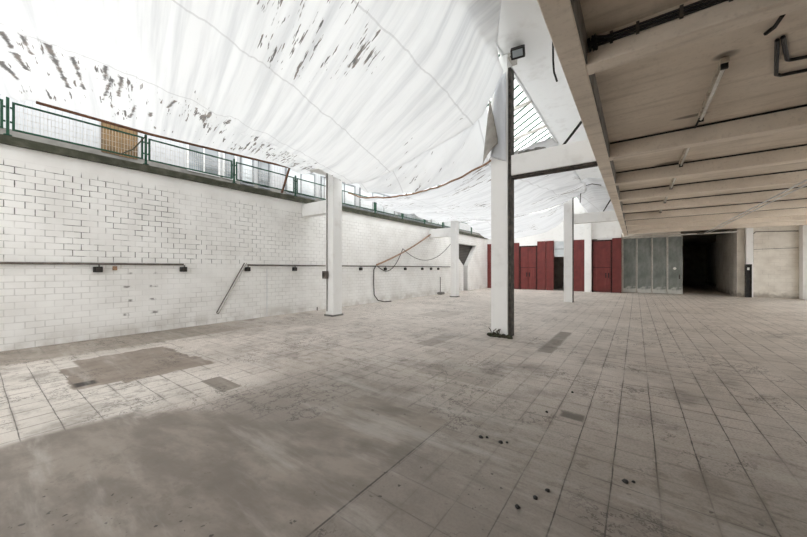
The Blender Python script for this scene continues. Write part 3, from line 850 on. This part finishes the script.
tag(MB().box(XW+.02, XW+.3, 15.9, 16.3, 0, .14).build('rubble', 'kick', bevel=.03), 'small grey block on the floor by the far left column', 'rubble')
def sagline(a, b, sag, n=16):
    a, b = Vector(a), Vector(b)
    return [a.lerp(b, i/n) + Vector((0, 0, -sag*4*(i/n)*(1-i/n))) for i in range(n+1)]
tag(MB().tube(sagline((XW+.08, 10.55, 1.66), (XW+.10, 15.75, 3.74), .16), .035, 8).build('hanging_pole', 'wood'), 'tan pole slanting from the wall pipe up to the gallery ledge', 'pole')
tag(MB().tube([(XW+.075, 10.50, 1.62), (XW+.07, 10.38, 1.45), (XW+.07, 10.36, .9), (XW+.07, 10.40, .35), (XW+.10, 10.62, .10), (XW+.2, 10.95, .02), (XW+.3, 11.3, .02)], .022, 8).build('hose', 'dark_steel'), 'dark hose hanging down the brick wall to the floor', 'hose')
loop = [Vector((XW+.07, 10.6, 1.6))] + sagline((XW+.07, 11.0, 1.42), (XW+.07, 12.5, 2.47), .38)
tag(MB().tube(loop, .016, 6).build('cable', 'dark_steel'), 'short cable looping below the tan pole', 'cable')
tag(MB().tube(sagline((XW+.07, 12.5, 2.47), (-7.92, 15.2, 2.9), .75, 24), .014, 6).build('cable', 'dark_steel'), 'long sagging cable from the tan pole to the far left column', 'cable')

# ------------------------------------------------------------------ ceiling services
XL = .77
L0 = None
for k, y0 in enumerate((4.78, 7.35, 9.75, 12.0, 14.3)):
    lab = ['nearest fluorescent lamp on the concrete ceiling', 'second fluorescent lamp on the concrete ceiling counted from the viewer', 'third fluorescent lamp on the concrete ceiling counted from the viewer', 'fourth fluorescent lamp on the concrete ceiling counted from the viewer', 'farthest fluorescent lamp on the concrete ceiling'][k]
    if L0 is None:
        L0 = thing('fluorescent_lamp', lab, 'lamp', (XL, y0+.65, 3.66), 'fluorescent lamps on the ceiling')
        MB().box(XL-.035, XL+.035, y0, y0+1.6, 3.71, ZS-.002).build('body', 'lampbody', L0, bevel=.006)
        MB().tube([(XL+.0, y0+.05, 3.685), (XL+.0, y0+1.55, 3.685)], .019, 8).build('tube', 'tube', L0, smooth=True)
        for yy in (y0+.02, y0+1.55): MB().box(XL-.03, XL+.03, yy, yy+.03, 3.655, 3.71).build('lamp_holder', 'black', L0)
    else: copy_thing(L0, (0, y0-4.78, 0), lab, 'fluorescent lamps on the ceiling')
tag(MB().tube([(XL, 6.40, 3.745), (XL-.01, 6.83, 3.745)], .014, 6).build('conduit', 'black'), 'short dark cable from the nearest lamp to the next rib', 'cable')
bn = thing('conduit_bundle', 'bundle of dark conduits clamped along the nearest rib', 'pipe', (1.0, 3.5, 3.7))
for q in range(3):
    MB().tube([(-.36, 3.582, 3.655+.028*q), (.78+.1*q, 3.582, 3.655+.028*q)], .011, 6).build('conduit', 'black', bn)
for xx in (-.2, .0, .3, .6): MB().box(xx, xx+.025, 3.565, 3.598, 3.635, 3.735).build('clamp', 'dark_steel', bn)
MB().box(.78, .92, 3.50, 3.598, 3.60, 3.74).build('end_box', 'black', bn, bevel=.01)
tg = MB()
pts = [(-.37+.02*random.random()*i, 3.53+.05*math.sin(i*1.7), 3.66+.06*math.cos(i*2.3)) for i in range(14)]
tg.tube(pts, .013, 6); tg.build('tangle', 'black', bn)
for k, yf in enumerate((7.05, 9.23, 11.50, 13.85, 16.15, 18.4)):
    tag(MB().tube([(-.38, yf-.225, 3.752), (6.9, yf-.225, 3.752)], .014, 6).build('cable', 'black'),
        'dark cable along the ' + ORD[k+1] + ' ceiling rib counted from the viewer', 'cable')
cb = thing('conduit_pair', 'two dark bent conduits on the ceiling near the top right picture corner', 'pipe', (1.3, 5.3, 3.74))
MB().tube([(1.15, 4.66, 3.745), (1.31, 5.19, 3.745), (1.34, 5.22, 3.745), (1.47, 5.25, 3.745), (2.4, 5.20, 3.745)], .018, 6).build('conduit', 'black', cb)
MB().tube([(1.12, 4.69, 3.745), (1.31, 5.52, 3.745), (1.36, 5.57, 3.745), (1.56, 5.60, 3.745), (2.4, 5.62, 3.745)], .018, 6).build('conduit', 'black', cb)
tag(MB().tube([(1.05, 4.26, 3.745), (1.04, 4.42, 3.745), (1.0, 4.50, 3.745)], .018, 6).build('conduit', 'black'), 'short dark conduit piece on the ceiling left of the bent pair', 'pipe')
dg = thing('ceiling_pipe_pair', 'pair of pale steel pipes running under the ceiling ribs towards the dark opening', 'pipe', (3.1, 14, 3.44))
for q in range(2):
    MB().tube([(3.04+.16*q, 5.0, 3.455), (3.06+.16*q, 24.1, 3.455)], .021, 8).build('pipe', 'frame', dg)
MB().tube([(3.1, 24.0, 3.455), (2.75, 24.05, 3.455)], .03, 6).build('elbow', 'dark_steel', dg)
tag(MB().box(2.55, 2.72, 13.4, 13.62, 3.58, 3.66).build('junction_box', 'dark_steel'), 'small dark junction box on a ceiling rib left of the steel pipes', 'box') if False else None
tag(MB().tube([(-.95, 4.89, 6.19), (-.95, 4.89, 4.75), (-.95, 4.90, 4.45), (-.95, 4.96, 4.32), (-.94, 5.12, 4.26)], .014, 6).build('cable', 'black'), 'loose black cable end hanging beside the concrete edge beam', 'cable')
tag(MB().tube([(-.72, 7.1, 4.55), (-1.20, 7.1, 3.975)], .025, 6).build('strut', 'black'), 'black strut standing on the near white beam', 'strut')
tag(MB().tube([(-.72, 15.85, 4.62), (-1.12, 15.85, 3.905)], .025, 6).build('strut', 'black'), 'black strut standing on the far white beam', 'strut')
tag(MB().tube([(-1.75, 14.0, 4.05), (-1.72, 14.0, 4.5), (-1.60, 14.0, 4.68), (-1.35, 14.0, 4.72), (-1.05, 14.0, 4.62)], .016, 6).build('cable', 'black'), 'black cable arching under the bulging strip of sheeting', 'cable')
rb_ = MB()
for k in range(5): rb_.lump((-2.0+.10*k, 7.12, 4.0+.02*(k % 2)), .10, .07, .05, k, 7, 4)
tag(rb_.build('rubble', 'kick'), 'scrap of sheeting lying on the near white beam beside the column', 'rubble')

# floodlight on top of the near column
fd = thing('floodlight', 'small black floodlight at the top of the nearest column', 'lamp', (-2.1, 6.92, 6.0))
def rot_box(cx, cy, cz, hx, hy, hz, rx, rz):
    mb = MB().box(-hx, hx, -hy, hy, -hz, hz)
    from mathutils import Matrix
    m = Matrix.Translation((cx, cy, cz)) @ Matrix.Rotation(rz, 4, 'Z') @ Matrix.Rotation(rx, 4, 'X')
    mb.v = [tuple(m @ Vector(p)) for p in mb.v]; return mb
rot_box(-2.0, 6.80, 6.03, .14, .07, .10, R(50), R(10)).build('housing', 'black', fd, bevel=.015)
rot_box(-1.988, 6.742, 5.982, .10, .008, .065, R(50), R(10)).build('lens', 'pane', fd)
rot_box(-2.0, 6.88, 6.12, .06, .05, .05, R(50), R(10)).build('ballast', 'black', fd)
MB().tube([(-2.16, 6.95, 6.02), (-2.16, 6.82, 6.02), (-2.0, 6.86, 6.08)], .014, 6).build('bracket', 'black', fd)

# ------------------------------------------------------------------ small things lying on the floor
crumbs = [(-.48, 2.30, 'black crumb, first of three in a row on the near tiles'), (-.53, 2.18, 'black crumb in the middle of three in a row on the near tiles'), (-.60, 2.03, 'black crumb nearest the viewer of three in a row'),
          (-1.11, 2.68, 'black clump on the tiles near the screed corner'), (-.94, 2.70, 'larger black clump right of another on the tiles'), (-.06, 2.72, 'small dark scrap on the near right tiles'),
          (-.75, 3.55, 'tiny dark crumb beyond the row of three'), (-.62, 4.3, 'small dark crumb in the middle of the tiled floor')]
from math import isclose
for k, (xx, yy, lab) in enumerate(crumbs):
    mb = MB(); r = .016 if k < 3 else (.022 if k < 6 else .015)
    mb.lump((xx, yy, .006), r, r*.8, .014, k, 9, 5)
    if k in (3, 4, 5): mb.lump((xx+.045, yy+.03, .005), r*.6, r*.5, .01, k+20, 7, 4)
    tag(mb.build('crumb', 'black', smooth=True), lab, 'debris')

# ------------------------------------------------------------------ light, camera, view
w = bpy.data.worlds.new('overcast'); sc.world = w; w.use_nodes = True
bg = w.node_tree.nodes['Background']; bg.inputs[0].default_value = (1.0, .997, .99, 1); bg.inputs[1].default_value = 1.0
cam = bpy.data.cameras.new('camera'); cam.sensor_width = 36; cam.lens = 14.186; cam.clip_start = .05
co = bpy.data.objects.new('camera', cam); C.objects.link(co)
co.location = (0, 0, 1.5); co.rotation_euler = (R(90), 0, R(36.172)); sc.camera = co
sc.view_settings.view_transform = 'Standard'; sc.view_settings.look = 'None'; sc.view_settings.gamma = 1
sc.view_settings.use_curve_mapping = False
sc.view_settings.exposure = 1.84
sc.cycles.max_bounces = 10; sc.cycles.diffuse_bounces = 8; sc.cycles.transparent_max_bounces = 12
sc.cycles.use_denoising = True
